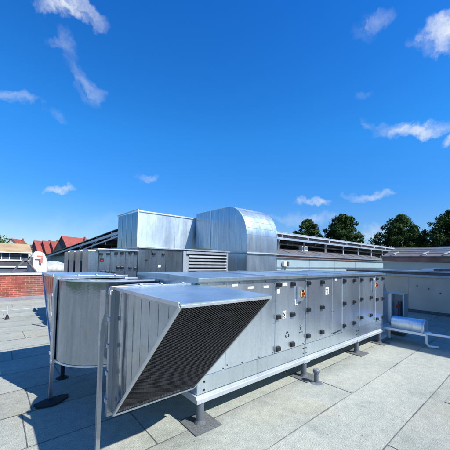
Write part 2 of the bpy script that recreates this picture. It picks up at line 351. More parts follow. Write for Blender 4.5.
# ------------------------------------------------------------------ intake hoods with elbows
def arcpts(cx, cy, r, a0, a1, n=20): return [(cx + r * math.cos(R(a0 + (a1 - a0) * i / n)), cy + r * math.sin(R(a0 + (a1 - a0) * i / n))) for i in range(n + 1)]
def hood(name, label, X0, X1, YB, YT, zt, zb, sgn, elbow_poly, ez0, ez1, legs, screen_pitch=.0160):
    t = thing(name, label, 'duct hood', (X0, YB, 0))
    # side cheeks (thin sheets with standing ribs)
    for x, dx in ((X0, 1), (X1, -1)):
        poly = [(YB, zt), (YT, zt), (YB - sgn * -.06, zb), (YB, zb)]
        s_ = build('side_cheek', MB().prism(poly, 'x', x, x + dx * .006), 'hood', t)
        if x == X0:
            ny = 8
            for i in range(1, ny):
                y = YB + (YT - YB) * i / ny; f = (y - (YB + sgn * .06)) / (YT - (YB + sgn * .06)); zl = zb + (zt - zb) * max(f, 0) + .05
                rb = MB().prism([(y - .004, zl), (y, zl), (y + .004, zl), (y + .004, zt - .03), (y, zt - .03), (y - .004, zt - .03)], 'x', x - .0022, x + .001)
                build('rib', rb, 'hood', s_)
    cy = .035
    build('top_sheet', MB().prism([(YB, zt + .001), (YB, zt + .012), (YB + (YT - YB) * .5, zt + .022), (YT, zt + .010), (YT, zt + .001)], 'x', X0 - .01, X1 + .01), 'lid', t)
    yb2 = YB + sgn * .06
    fr = MB(); T0 = Vector((X0, YT, zt - .01)); T1 = Vector((X1, YT, zt - .01)); B0 = Vector((X0, yb2, zb)); B1 = Vector((X1, yb2, zb))
    for a, b in ((T0, T1), (B0, B1), (T0, B0), (T1, B1)): fr.bar(a, b, .021, .021)
    fr.bar((X0 - .008, YT, zt + .006), (X0 - .008, YB, zt + .006), .016, .03)
    build('edge_frame', fr, 'trim', t, bevel=.002)
    # diamond mesh
    ms = MB(); W = X1 - X0 - .03; V = (B0 - T0); Hh = V.length - .03; V.normalize(); U = Vector((1, 0, 0)); N = U.cross(V)
    O = T0 + U * .015 + V * .015
    for k, dirn in enumerate((1, -1)):
        du, dv = math.cos(R(33)), math.sin(R(33)) * dirn
        nu, nv = -dv, du
        lo = min(0, W * nu) + min(0, Hh * nv); hi = max(0, W * nu) + max(0, Hh * nv)
        c = lo + screen_pitch / 2
        while c < hi:
            ts = []
            # line: (u,v)·n = c ; intersect with rectangle
            for u in (0, W):
                v = (c - u * nu) / nv
                if 0 <= v <= Hh: ts.append((u, v))
            for v in (0, Hh):
                u = (c - v * nv) / nu if abs(nu) > 1e-6 else -1
                if 0 <= u <= W: ts.append((u, v))
            if len(ts) >= 2:
                a, b = min(ts), max(ts)
                if (a[0] - b[0]) ** 2 + (a[1] - b[1]) ** 2 > 1e-4:
                    off = N * (.002 if k else -.002)
                    ms.bar(O + U * a[0] + V * a[1] + off, O + U * b[0] + V * b[1] + off,   .0042 if k == 0 else .0015, .003, up=N)
            c += screen_pitch if k == 0 else screen_pitch * 1.6
    build('mesh_screen', ms, 'mesh', t)
    build('mesh_stiffener', MB().bar(T0 + (T1 - T0) * .30 + N * .02 * sgn * -1, B0 + (B1 - B0) * .30 + N * .02 * sgn * -1, .02, .012), 'filter', t)
    build('inside_shade', MB().box(X0 + .01, X1 - .01, min(YB, YB + sgn * .012), max(YB, YB + sgn * .012), zb + .01, zt - .01), 'filter', t)  # black sheet standing in for the shade inside the hood
    # joint flange
    yf0, yf1 = sorted((YB - sgn * .002, YB - sgn * .05))
    fl = MB().box(X0 - .045, X1 + .045, yf0, yf1, zt - .015, zt + .028).box(X0 - .045, X1 + .045, yf0, yf1, zb - .03, zb + .012).box(X0 - .045, X0 + .006, yf0, yf1, zb + .012, zt - .015).box(X1 - .006, X1 + .045, yf0, yf1, zb + .012, zt - .015)
    f_ = build('joint_flange', fl, 'angle_iron', t, bevel=.003)
    for x in (X0 + .27, X0 + .52, X0 + .80): build('clamp', MB().box(x - .012, x + .012, yf0 - .008, yf1 + .008, zt + .029, zt + .045), 'steel', f_)
    for z in [zb + .12 + .27 * i for i in range(5)]: build('clamp', MB().box(X0 - .055, X0 - .046, yf0 - .006, yf1 + .006, z - .02, z + .02), 'steel', f_)
    # elbow: curved outer wall, top, bottom
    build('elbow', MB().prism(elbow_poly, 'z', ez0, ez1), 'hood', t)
    rim = MB()
    n = len(elbow_poly)
    for i in range(n - 1):
        a, b = elbow_poly[i], elbow_poly[i + 1]
        rim.bar((a[0], a[1], ez0 - .004), (b[0], b[1], ez0 - .004), .022, .022); rim.bar((a[0], a[1], ez1 + .002), (b[0], b[1], ez1 + .002), .018, .018)
    build('elbow_rim', rim, 'trim', t)
    for (x, y, z1) in legs:
        lg = MB().box(x, x + .006, y - .045, y, .006, z1).box(x + .0065, x + .05, y - .006, y, .006, z1).box(x - .02, x + .07, y - .06, y + .03, .0045, .0058)
        l_ = build('leg', lg, 'angle_iron', t)
        for bx_, by_ in ((x - .008, y - .045), (x + .058, y - .045), (x - .008, y + .018), (x + .058, y + .018)): build('bolt', MB().tube([(bx_, by_, .0058), (bx_, by_, .016)], .006, 6), 'steel', l_)
    return t
p1 = arcpts(1.73, 2.91, .75, 180, 90) + [(1.975, 3.66), (1.975, 2.91)]
hood('mesh_fronted_hood', 'nearest galvanised hood with sloping dark mesh face, at the end of the long unit', .985, 1.93, 2.85, 1.60, 1.70, .465, -1, p1, .50, 1.665,
     [(.845, 2.88, 1.69)])
p2 = arcpts(1.41, 4.50, .66, 180, 270) + [(1.975, 3.84), (1.975, 4.47), (1.70, 4.50)]
hood('rear_hood', 'galvanised hood behind the mesh fronted one, with a curved sheet side', .735, 1.70, 4.55, 5.95, 1.725, .56, 1, p2, .58, 1.70,
     [(.70, 4.575, 1.72), (1.72, 4.60, .56)], .03)
# end plate joining elbows to the unit
# black mat under the leg, stub
pts = []; rr = random.Random(11)
for i in range(30):
    a = 2 * math.pi * i / 30; r = 1 + rr.uniform(-.10, .10) + .10 * math.sin(3 * a)
    pts.append((.735 + .20 * r * math.cos(a), 4.48 + .13 * r * math.sin(a) + .03 * math.cos(a)))
tag(build('rubber_mat', MB().prism(pts, 'z', .0045, .024), 'rubber', bevel=.006), 'ragged black mat on the roof around the foot of the rear hood leg', 'mat')
o = MB().tube([(1.0, 5.29, .0), (1.0, 5.29, .03)], [.10, .05]).tube([(1.0, 5.29, .03), (1.0, 5.29, .30)], .03)
tag(build('pipe_stub', o, 'rubber'), 'short black pipe stub in the shade under the rear hood', 'pipe')
gr = random.Random(31); gm = MB()
for i in range(900):
    gx_, gy_ = gr.uniform(-3, 9.5), gr.choice([gr.uniform(.2, 8), gr.choice(ys) + gr.gauss(0, .05)]); r_ = gr.uniform(.003, .010); a_ = gr.uniform(0, 6)
    gm.add([(gx_ + r_ * math.cos(a_ + k * 2.1) * gr.uniform(.6, 1.3), gy_ + r_ * math.sin(a_ + k * 2.1), .005 + gr.uniform(0, .006)) for k in range(3)], [(0, 1, 2)])
tag(build('grit', gm, 'pad', fixn=False), 'scattered grit and leaf crumbs on the roof felt', 'grit', kind='stuff')
# vent pipe with cap in front of the unit
v = thing('vent_pipe', 'short grey roof vent pipe with a rounded cap in front of the unit', 'vent pipe', (4.245, 2.52, 0))
build('pipe', MB().tube([(4.245, 2.52, .002), (4.245, 2.52, .02)], [.10, .05]).tube([(4.245, 2.52, .0), (4.245, 2.52, .17)], .036), 'pipe', v)
build('cap', MB().tube([(4.245, 2.52, .165), (4.245, 2.52, .18), (4.245, 2.52, .215), (4.245, 2.52, .235), (4.245, 2.52, .243)], [.046, .058, .056, .038, .008]), 'pipe', v)

# ------------------------------------------------------------------ second unit behind
KS = 1.3
B2 = thing('air_handling_unit', 'dark ventilation unit behind the long one, with a slatted louvre at its right', 'ventilation unit', (1.5, 6, 0))
build('casing', MB().box(1.70, 2.525, 6.012, 8.6, .62, 2.19).box(2.53, 5.26, 6.012, 8.55, .62, 2.27), 'dark_zinc', B2, bevel=.004)
build('lid', MB().box(1.66, 2.54, 5.96, 8.64, 2.195, 2.225).box(2.545, 5.30, 5.955, 8.60, 2.275, 2.31), 'coping', B2, bevel=.004)
build('base_rail', MB().box(1.5, 5.26, 6.0, 6.06, .54, .615).box(1.5, 5.26, 8.5, 8.56, .54, .615), 'rail', B2)
for x in (1.6, 3.4, 5.1):
    for y in (6.03, 8.5): build('foot', MB().tube([(x, y, .463), (x, y, .54)], .05), 'pipe', B2)
for a, b, zt in ((1.705, 1.93, 2.17), (1.935, 2.25, 2.17), (2.255, 2.515, 2.17), (2.54, 2.86, 2.25), (2.865, 3.24, 2.25), (3.245, 3.70, 2.25)):
    build('front_panel', MB().box(a, b, 5.994, 6.010, .64, zt), 'dark_zinc', B2, bevel=.003)
for x, z in ((1.744, 2.11), (1.885, 2.117), (2.05, 2.133), (2.179, 2.14), (2.356, 2.15), (2.482, 2.15), (2.921, 2.153), (3.169, 2.155), (2.104, 1.832), (2.19, 1.832), (2.368, 1.82), (2.483, 1.815), (1.78, 1.738), (1.878, 1.736), (2.002, 1.735), (3.1, 1.25), (2.1, 1.2), (2.48, 1.2)):
    build('handle', MB().prism([(5.95, z - .018), (5.95, z + .018), (5.993, z + .028), (5.993, z - .028)], 'x', x - .03, x + .03), 'black', B2)
build('sticker', MB().box(1.72, 1.80, 5.99, 5.993, 1.95, 2.02), 'black', B2); build('sticker', MB().box(1.74, 1.78, 5.987, 5.989, 1.965, 1.985), 'red', B2)
build('sticker', MB().box(3.04, 3.11, 5.99, 5.993, 1.84, 1.90), 'white', B2); build('sticker', MB().box(2.72, 2.77, 5.987, 5.99, 1.98, 2.02), 'black', B2)
lf = MB().box(3.73, 3.82, 5.975, 6.009, .63, 2.26).box(3.825, 3.90, 5.985, 6.009, .63, 2.12).box(5.19, 5.25, 5.975, 6.009, .63, 2.26).box(3.825, 5.185, 5.975, 6.009, 2.195, 2.26).box(3.825, 5.185, 5.975, 6.009, .63, .68)
lv = build('louvre_frame', lf, 'trim', B2, bevel=.003)
build('louvre_back', MB().box(3.905, 5.185, 6.005, 6.010, .685, 2.19), 'filter', B2)
k = 0; z = 2.15
while z > .76:
    build('louvre_slat', MB().prism([(5.955, z - .045), (5.955, z - .028), (6.0, z + .004), (6.0, z - .004)], 'x', 3.905, 5.185), 'trim', lv); z -= .087
for i in range(4):
    y0 = 6.12 + .63 * i
    build('filter_box', MB().box(1.50, 1.695, y0 - .1, y0 + .34, .62, 2.18), 'dark_zinc', B2, bevel=.006)
# tall bend duct
bd = thing('bend_duct', 'tall blue galvanised duct rising and bending over with a rounded shoulder', 'duct', (6.8, 7, 0))
prof = [(6.0, 2.33), (6.0, 2.77)] + [(6.0 + .95 * (1 - math.cos(R(a))), 2.77 + 1.10 * math.sin(R(a))) for a in range(6, 91, 6)] + [(8.80, 3.85), (8.80, 2.52), (7.95, 2.50), (7.75, 2.44), (7.65, 2.33)]
n = len(prof)
bdm = MB(); vs = [(x, p[0], p[1]) for x in (6.05, 7.515) for p in prof]
bdm.add(vs, [(i, i + 1, n + i + 1, n + i) for i in range(n - 1)], True)
build('curved_shell', bdm, 'duct_curve', bd)
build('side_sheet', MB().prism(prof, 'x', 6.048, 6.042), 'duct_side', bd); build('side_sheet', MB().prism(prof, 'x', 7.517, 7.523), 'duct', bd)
rb = MB()
for y in (6.25, 6.55, 6.85, 7.15, 7.45, 7.75, 8.05, 8.3, 8.55): rb.box(6.037, 6.0415, y - .006, y + .006, 2.42 if y < 7.6 else 2.6, 3.80 if y > 6.9 else (3.55 if y > 6.5 else 3.2))
rb.box(6.028, 6.0415, 7.86, 7.90, 2.52, 3.86)
build('standing_seam', rb, 'duct', bd)
ri = MB()
for i in range(2, n - 5):
    p = prof[i]; ri.bar((6.045, p[0], p[1]), (6.045, prof[i + 1][0], prof[i + 1][1]), .03, .02)
    ri.bar((7.52, p[0], p[1]), (7.52, prof[i + 1][0], prof[i + 1][1]), .03, .02)
    if i % 2 == 0: ri.bar((6.05, p[0] - .002, p[1] + .002), (7.515, p[0] - .002, p[1] + .002), .006, .006)
build('edge_fold', ri, 'duct', bd)
build('joint_flange', MB().box(6.0, 7.565, 5.955, 7.70, 2.285, 2.325), 'steel', bd, bevel=.003)
build('riser', MB().box(6.05, 7.515, 6.01, 7.62, .463, 2.28), 'duct_curve', bd)
build('standing_seam', MB().box(6.04, 6.049, 6.45, 6.47, .5, 2.2).box(6.04, 6.049, 7.0, 7.02, .5, 2.2), 'duct', bd)
# square duct behind
wd = thing('box_duct', 'large square duct with bright front and dark left end, left of the rounded bend', 'duct', (5.7, 9.8, 0))
build('duct_body', MB().prism([(8.93, 2.36), (8.93, 3.66), (10.85, 3.70), (10.85, 2.36)], 'x', 3.76, 7.5), 'duct', wd, bevel=.004)
build('end_sheet', MB().prism([(8.932, 2.37), (8.932, 3.655), (10.84, 3.69), (10.84, 2.37)], 'x', 3.748, 3.758), 'duct_dark', wd)  # shade of the end face is in the sheet's dark colour
build('edge_angle', MB().box(3.72, 6.3, 8.90, 8.928, 3.655, 3.70).box(3.72, 3.757, 8.90, 10.88, 3.705, 3.735).box(3.72, 3.757, 8.9, 8.928, 2.34, 3.65).box(3.76, 6.0, 8.905, 8.928, 2.34, 2.38), 'steel', wd)
build('standing_seam', MB().box(3.738, 3.747, 9.45, 9.47, 2.4, 3.66).box(3.738, 3.747, 9.95, 9.97, 2.4, 3.66).box(3.738, 3.747, 10.4, 10.42, 2.4, 3.66).box(5.18, 5.2, 8.915, 8.928, 2.4, 3.64), 'duct', wd)
for x in (3.95, 7.2):
    for y in (9.1, 10.7): build('leg', MB().box(x, x + .08, y, y + .08, .463, 2.357), 'steel', wd)

KS = 1.0
# ------------------------------------------------------------------ right hand side
W = thing('parapet_wall', 'grey clad parapet wall with metal coping on the right, in shade', 'wall', (14.2, 1, 0))
for a, b in ((-6.0, -2.1), (-2.09, .9), (.91, 3.885), (3.895, 6.60)):
    build('cladding_panel', MB().box(14.0, 14.38, a, b, .12, 1.60), 'wall_grey', W, bevel=.004)
build('coping', MB().box(13.90, 14.48, -6.02, 6.64, 1.74, 1.80), 'coping', W, bevel=.008)
build('coping_fascia', MB().box(13.95, 14.43, -6.01, 6.62, 1.61, 1.737), 'greyroof', W)  # dark colour stands in for the shaded side of the coping
build('drip_strip', MB().box(13.93, 13.949, -6.0, 6.6, 1.53, 1.625), 'coping', W)
build('base_strip', MB().box(13.96, 14.40, -6.0, 6.6, .001, .115), 'pad', W)
m = MB()
for y, z in ((3.55, 1.15), (3.15, 1.05), (2.75, .9)): m.tube([(14.002, y, z), (13.99, y, z)], .035, 10)
build('bolt_plug', m, 'pipe', W)
tag(build('insulation_board', MB().prism([(3.42, 1.803), (3.3, 1.90), (2.9, 1.93), (1.0, 1.90), (1.0, 1.803)], 'x', 13.95, 14.4), 'white', bevel=.01), 'white board lying on the coping of the grey parapet wall', 'board')
tag(build('timber_batten', MB().bar((13.93, 2.95, 1.86), (13.93, 1.0, 1.85), .05, .07), 'greyroof'), 'thin dark batten against the white board on the parapet', 'batten')

# silver clad pipe run
sp = thing('clad_pipe_duct', 'round-topped silver pipe housing on a white tray beyond the end of the unit', 'pipe housing', (8.3, 2.3, 0))
pr = [(8.14, .335), (8.14, .50)] + [(8.33 - .19 * math.cos(R(a)), .50 + .15 * math.sin(R(a))) for a in range(10, 180, 12)] + [(8.52, .50), (8.52, .335)]
vv = MB().prism(pr, 'y', 1.93, 2.66); 
o = build('silver_cover', vv, 'duct', sp)
for p in o.data.polygons: p.use_smooth = abs(p.normal.y) < .5
build('tray', MB().box(8.08, 8.58, 1.88, 2.88, .298, .332).box(8.08, 8.10, 1.88, 2.88, .332, .355), 'white', sp, bevel=.003)
build('end_band', MB().prism([(p[0] * 1.0 + (p[0] - 8.33) * .04, p[1] + (.006 if p[1] > .4 else 0)) for p in pr], 'y', 1.955, 1.985), 'trim', sp)
build('leg', MB().tube([(8.2, 1.90, .30), (8.2, 1.90, .12), (8.22, 1.86, .05), (8.30, 1.78, .03), (8.36, 1.70, .03)], .028, 12), 'white', sp)
build('leg', MB().tube([(8.45, 2.8, .30), (8.45, 2.8, .0)], .028, 12), 'white', sp)
build('pipe', MB().tube([(8.22, 1.93, .34), (8.24, 1.6, .345), (8.25, .5, .34), (8.25, -5, .34)], .030, 14), 'white', sp)
build('strut', MB().tube([(8.25, 1.2, .0), (8.25, 1.2, .31)], .02, 10).tube([(8.25, -1.0, .0), (8.25, -1.0, .31)], .02, 10), 'steel', sp)
tag(build('timber_block', MB().box(8.05, 8.42, 2.86, 2.98, .004, .075), 'white', bevel=.006), 'short pale wooden block on the roof beside the last foot of the unit', 'block')
kb = thing('control_cabinet', 'grey open cabinet holding a red valve, at the far end of the unit', 'cabinet', (9.05, 2.75, 0))
build('frame', MB().box(8.90, 9.25, 2.58, 2.61, .1, 1.20).box(8.90, 9.25, 2.93, 2.96, .1, 1.20).box(8.90, 9.25, 2.612, 2.928, 1.17, 1.20).box(9.22, 9.25, 2.612, 2.928, .1, 1.168).box(8.90, 9.22, 2.612, 2.928, .1, .13), 'coping', kb, bevel=.003)
build('plinth', MB().box(8.95, 9.2, 2.6, 2.94, 0, .098), 'pad', kb)
vl = build('valve', MB().tube([(9.12, 2.75, .13), (9.12, 2.75, .95)], .045, 12), 'pipe', kb)
build('hand_wheel', MB().tube([(9.0, 2.75, .83), (8.97, 2.75, .83)], .055, 18).tube([(9.10, 2.75, .83), (9.0, 2.75, .83)], .02, 8), 'red', vl)

# building with fascia and solar canopy
KS = 1.3
bb = thing('plant_building', 'long low building with pale wall and brown fascia beneath the solar rack', 'building', (15, 12, 0))
build('wall', MB().box(6.2, 42.0, 10.95, 46, .0, 2.32), 'wall_pale', bb)
build('fascia', MB().box(6.1, 42.1, 10.85, 10.945, 2.33, 2.56).box(6.1, 6.19, 10.95, 46, 2.33, 2.56), 'fascia', bb)
build('gutter', MB().box(6.1, 42.0, 10.76, 10.845, 2.50, 2.585), 'coping', bb)
build('roof', MB().box(6.2, 42.0, 10.95, 46, 2.325, 2.58), 'greyroof', bb)
build('wall_rail', MB().box(6.2, 42.0, 10.90, 10.948, 1.72, 1.78), 'coping', bb)
build('vent_box', MB().box(14.2, 14.5, 10.75, 10.90, 1.80, 2.10), 'white', bb, bevel=.01); build('vent_box', MB().box(14.55, 14.7, 10.72, 10.90, 1.80, 2.10), 'darkwall', bb)
for x in (10, 13.7, 17.4, 21.1, 24.8): build('panel_joint', MB().box(x - .01, x + .01, 10.94, 10.949, 0, 2.31), 'greyroof', bb)
# solar canopy, tilted down away from the camera
sl = -.052
def cz(y, z): return z + (y - 11.2) * sl
pv = thing('solar_rack', 'raised rack of dark solar panels on pale steel beams above the low building', 'solar rack', (14, 11.2, 2.6))
Y1, Y2, XA, XB = 11.2, 44.0, 5.5, 42.0
m = MB()
for y in (11.2, 12.4, 14.3, 17, 20, 24, 28, 32, 37, 43): m.box(XA, XB, y, y + .08, cz(y, 3.90), cz(y, 4.00))
build('purlin', m, 'steel', pv)
m = MB()
for y in (11.2, 13.4, 17.0): m.box(XA, XB, y, y + .10, cz(y, 3.56), cz(y, 3.70))
build('lower_beam', m, 'trim', pv)
for i in range(13):
    x = XA + .05 + i * (XB - XA - .2) / 12
    a = Vector((x, Y1, cz(Y1, 3.80))); b = Vector((x, Y2, cz(Y2, 3.80)))
    rf = build('rafter', MB().bar(a, b, .09, .16), 'steel', pv)
    m = MB(); m.bar((x, 11.26, cz(11.2, 3.72)), (x, 30, cz(30, 3.25)), .07, .09)
    for y in (12.5, 16, 20, 24, 28): m.bar((x, y, cz(y, 3.74)), (x, y + 1.3, cz(y, 3.6) - (y - 11.26) * .025 + .05), .04)
    build('brace', m, 'steel', rf)
    build('post', MB().box(x - .05, x + .05, 11.5, 11.6, 2.59, cz(11.5, 3.72)), 'steel', rf)
for i in range(20):
    x0 = XA + i * (XB - XA) / 20; m = MB(); w = (XB - XA) / 20
    m.prism([(11.25, cz(11.25, 4.02)), (11.25, cz(11.25, 4.055)), (43.9, cz(43.9, 4.055)), (43.9, cz(43.9, 4.02))], 'x', x0 + .015, x0 + w - .015)
    p_ = build('solar_panel', m, 'pv', pv)
    build('panel_frame', MB().box(x0 + .01, x0 + w - .01, 11.21, 11.245, 4.015, 4.06), 'trim', p_)
for k, (x, w) in enumerate(((13.2, 1.3), (9.2, .8), (17.6, .8))):
    tag(build('inverter_box', MB().box(x, x + w, 11.7, 12.0, 2.90, 3.32 if k else 3.38).box(x + .05, x + .1, 11.75, 11.95, 2.585, 2.9).box(x + w - .1, x + w - .05, 11.75, 11.95, 2.585, 2.9), 'white', bevel=.02),
        ['wide white equipment box beneath the solar rack, right of the rounded duct', 'narrow white box beneath the solar rack hidden behind the rounded duct', 'narrow white box beneath the solar rack, rightmost of the three boxes'][k], 'equipment box', 'boxes beneath the solar rack')
build('roof_strip', MB().prism([(10.80, 2.59), (10.80, 2.63), (11.9, 3.02), (11.9, 2.59)], 'x', 6.2, 31), 'greyroof', bb)
for x in [7.5 + 1.9 * i for i in range(12)]:
    build('roof_tab', MB().bar((x, 10.9, 2.70), (x - .25, 11.6, 2.95), .08, .04), 'steel', bb)
build('valance', MB().box(5.6, 41.9, 11.36, 11.40, 3.70, 3.885), 'greyroof', pv)
build('roof_upstand', MB().box(6.3, 42.0, 15.0, 15.3, 2.585, 3.35), 'greyroof', bb)
KS = 1.0
# right wing
dw = thing('side_wing', 'low wing with brown fascia and grey roof, behind the parapet wall on the right', 'building', (28, 2, 0))
build('wall', MB().box(26.6, 40, -8.9, 9.3, 0, 2.30), 'wall_pale', dw)
build('fascia', MB().box(26.40, 26.595, -8.9, 9.3, 2.32, 2.70), 'fascia', dw)
build('roof', MB().prism([(26.3, 2.71), (26.3, 2.80), (29.8, 3.72), (40, 3.72), (40, 2.71)], 'y', -8.9, 9.3), 'greyroof', dw)
m = MB()
for i in range(1, 5): m.bar((26.4 + .8 * i, -8.9, 2.86 + .21 * i), (26.4 + .8 * i, 9.3, 2.86 + .21 * i), .05, .05)
build('snow_rail', m, 'steel', dw)
for y in (8.6, 6.4, 5.0, 3.4, 1.8, .2):
    build('roof_bracket', MB().bar((26.45, y, 2.93), (27.5, y - .25, 3.20), .09, .07).bar((26.35, y, 2.90), (26.35, y - .35, 2.95), .10, .08), 'tarp_grey', dw)

# unseen brick tower added right of the camera to shade the roof's far right
st = thing('shade_tower', 'unseen tall brick tower to the right, added to shade the roof', 'building', (14, -5, 0))
build('wall', MB().box(10.15, 22, -8.5, -2.2, 0, 7.9), 'brick', st)
build('coping', MB().box(10.05, 22.1, -8.6, -2.1, 7.905, 8.02), 'coping', st)
fr = build('door', MB().box(10.11, 10.148, -6.2, -5.2, .05, 2.15), 'wall_grey', st); build('handle', MB().box(10.07, 10.108, -6.1, -6.06, 1.0, 1.12), 'steel', fr)
for y in (-4.6, -7.6):
    for z in (3.4, 5.8):
        w_ = build('window', MB().box(10.135, 10.148, y, y + 1.1, z, z + 1.2), 'glass', st)
        build('frame', MB().box(10.10, 10.148, y - .06, y - .002, z - .06, z + 1.26).box(10.10, 10.148, y + 1.102, y + 1.16, z - .06, z + 1.26).box(10.10, 10.148, y, y + 1.1, z - .06, z - .002).box(10.10, 10.148, y, y + 1.1, z + 1.202, z + 1.26), 'white', w_)

# ------------------------------------------------------------------ left rear: brick parapet and town
bw = thing('brick_parapet', 'red brick parapet wall with pale coping at the back left of the roof', 'wall', (-4, 16.5, 0))
build('brick_face', MB().box(-13.9, 6.0, 16.4, 16.75, .002, 1.17), 'brick', bw)
build('coping', MB().box(-13.95, 6.05, 16.33, 16.82, 1.175, 1.255), 'concrete', bw, bevel=.01)
build('flashing', MB().prism([(16.10, .005), (16.10, .02), (16.37, .14), (16.398, .14), (16.398, .005)], 'x', -13.9, 6.0), 'coping', bw)
# lightning conductor with holders
lc = thing('lightning_conductor', 'thin lightning conductor wire on small dark holders along the roof before the brick parapet', 'wire', (0, 12.5, 0))
build('wire', MB().tube([(-12, 12.4, .10), (-3, 12.55, .09), (1.7, 12.6, .10)], .006, 6), 'steel', lc)
for x, y in ((-5, 12.5), (-2, 12.53), (1.35, 12.6)): build('holder', MB().tube([(x, y, 0), (x, y, .05), (x, y, .1)], [.06, .045, .02], 10), 'pipe', lc)
h = thing('roof_outlet', 'small dark roof outlet with an upright pin in front of the brick parapet', 'outlet', (.49, 11.3, 0))
build('base', MB().tube([(.49, 11.3, 0), (.49, 11.3, .05), (.49, 11.3, .16)], [.07, .05, .02], 12), 'rubber', h)
build('pin', MB().tube([(.49, 11.3, .15), (.49, 11.3, .42)], .018, 8), 'steel', h)
tag(build('steel_rod', MB().tube([(1.03, 10.05, .012), (1.30, 9.45, .012)], .012, 6), 'pipe'), 'short dark rod lying on the pale roof left of the hoods', 'rod')

# neighbour's flat roof with bagged material
nb = thing('neighbour_building', 'low neighbouring flat roof just beyond the brick parapet', 'building', (0, 20, -6.5))
build('wall', MB().box(-13, 5.6, 17.2, 25, -6.5, .93), 'darkwall', nb)
build('roof', MB().box(-13.1, 5.7, 17.1, 25.1, .935, 1.05), 'greyroof', nb)
def blob(name, cx, cy, z0, w, d, h, mat, seed, n=7, top=.6, parent=None, **k):
    r = random.Random(seed); mb = MB(); rings = []; N = 16
    for j in range(n + 1):
        t = j / n; s_ = (1 - (1 - top) * t ** 2) * (1 + .06 * math.sin(5 * t)) if t < .999 else top * .55
        rings.append([(cx + math.copysign(abs(math.cos(a)) ** .6, math.cos(a)) * w / 2 * s_ * r.uniform(.93, 1.07), cy + math.copysign(abs(math.sin(a)) ** .6, math.sin(a)) * d / 2 * s_ * r.uniform(.93, 1.07), z0 + h * t * r.uniform(.97, 1.03)) for a in [2 * math.pi * i / N for i in range(N)]])
    mb.add([v for q in rings for v in q], [(j * N + i, j * N + (i + 1) % N, (j + 1) * N + (i + 1) % N, (j + 1) * N + i) for j in range(n) for i in range(N)], True)
    mb.add(rings[-1], [list(range(N))]); mb.add(rings[0], [list(range(N))[::-1]])
    return build(name, mb, mat, parent, **k)
bx, by = at(38.5, 22.5)
bg = thing('bulk_bag', 'white bulk bag with reddish print standing on the neighbouring roof beyond the brick parapet', 'bag', (bx, by, 1.05))
blob('bag_body', bx, by, 1.06, 1.12, .85, 1.36, 'tarp', 5, n=10, top=.62, parent=bg)
d_ = Vector((-bx, -by, 0)).normalized(); sd = Vector((-d_.y, d_.x, 0))
def patch(px, z, w, h_, mat, nm, k=.56):
    c = Vector((bx, by, z)) + d_ * k - sd * px; m = MB(); m.bar(c - sd * w / 2, c + sd * w / 2, .03, h_); build(nm, m, mat, bg)
patch(-.10, 2.12, .34, .10, 'paint_red', 'print_mark'); patch(-.20, 1.86, .12, .40, 'paint_red', 'print_mark')
patch(.33, 1.75, .16, .62, 'darkwall', 'opening')
x, y = at(54, 24); tag(blob('covered_pile', x, y, 1.05, 2.3, 1.4, .72, 'tarp_grey', 9, n=10, top=.4), 'pile under a crumpled white tarp, right of the bulk bag', 'tarp pile')
x, y = at(26, 22); q = MB().prism([(x - .75, 1.06), (x - .05, 1.95), (x + .05, 1.95), (x + .65, 1.06), (x + .56, 1.06), (x, 1.86), (x - .68, 1.06)], 'y', y - .3, y + .3)
tag(build('trestle', q, 'greyroof'), 'grey folding trestle standing left of the bulk bag', 'trestle')
for i, (d, zt, ofs) in enumerate(((29, 1.25, 0), (33, 1.75, 0))):
    x, y = at(8, d); t = thing('terraced_roof', ['lower dark flat roof with a white edge beyond the brick parapet', 'upper dark flat roof with a white edge below the tan roof'][i], 'building', (x, y, -6.5))
    build('wall', MB().box(x - 9, x + 1.55, y - .9, y + 2, -6.5, zt - .12), 'darkwall', t)
    build('white_edge', MB().box(x - 9.1, x + 1.65, y - 1.0, y - .905, zt - .05, zt + .06), 'white', t)
    build('roof', MB().box(x - 9, x + 1.6, y - .9, y + 2, zt - .115, zt), 'greyroof', t)

def house(px, d, w, dep, eave, ridge, ang, wallm, roofm, label, base=-6.5, wins=True, group=None, nm='house'):
    x, y = at(px, d); t = thing(nm, label, 'house', (x, y, base), group); t.rotation_euler.z = R(ang)
    off = Vector((x, y, 0))
    def shift(mb): mb.v = [tuple(Vector(v) + off) for v in mb.v]; return mb
    build('wall', shift(MB().prism([(-w / 2, base), (-w / 2, eave), (0, ridge - .15), (w / 2, eave), (w / 2, base)], 'y', -dep / 2, dep / 2)), wallm, t)
    k = .3; sl_ = (ridge - eave) / (w / 2)
    rf = MB().prism([(-w / 2 - k, eave - sl_ * k), (0, ridge), (w / 2 + k, eave - sl_ * k), (w / 2 + k, eave - sl_ * k + .22), (0, ridge + .25), (-w / 2 - k, eave - sl_ * k + .22)], 'y', -dep / 2 - .3, dep / 2 + .3)
    r_ = build('roof', shift(rf), roofm, t)
    build('chimney', shift(MB().box(w * .12, w * .12 + .6, dep * .2, dep * .2 + .6, ridge - 1.2, ridge + .7)), 'brick', r_)
    if wins:
        for wx in (-w * .22, w * .22):
            for z in (eave - 1.9, eave - 4.8):
                win = build('window', shift(MB().box(wx - .45, wx + .45, -dep / 2 - .03, -dep / 2 - .004, z, z + 1.3)), 'glass', t)
                build('frame', shift(MB().box(wx - .55, wx - .46, -dep / 2 - .05, -dep / 2 - .004, z - .1, z + 1.4).box(wx + .46, wx + .55, -dep / 2 - .05, -dep / 2 - .004, z - .1, z + 1.4).box(wx - .45, wx + .45, -dep / 2 - .05, -dep / 2 - .004, z + 1.31, z + 1.4)), 'white', win)
    return t
G = 'red roofed houses beyond the roof'
house(76, 118, 7.5, 12, 4.8, 9.9, -62, 'darkwall', 'redtile', 'widest and tallest red gabled house, next to the solar rack', group=G)
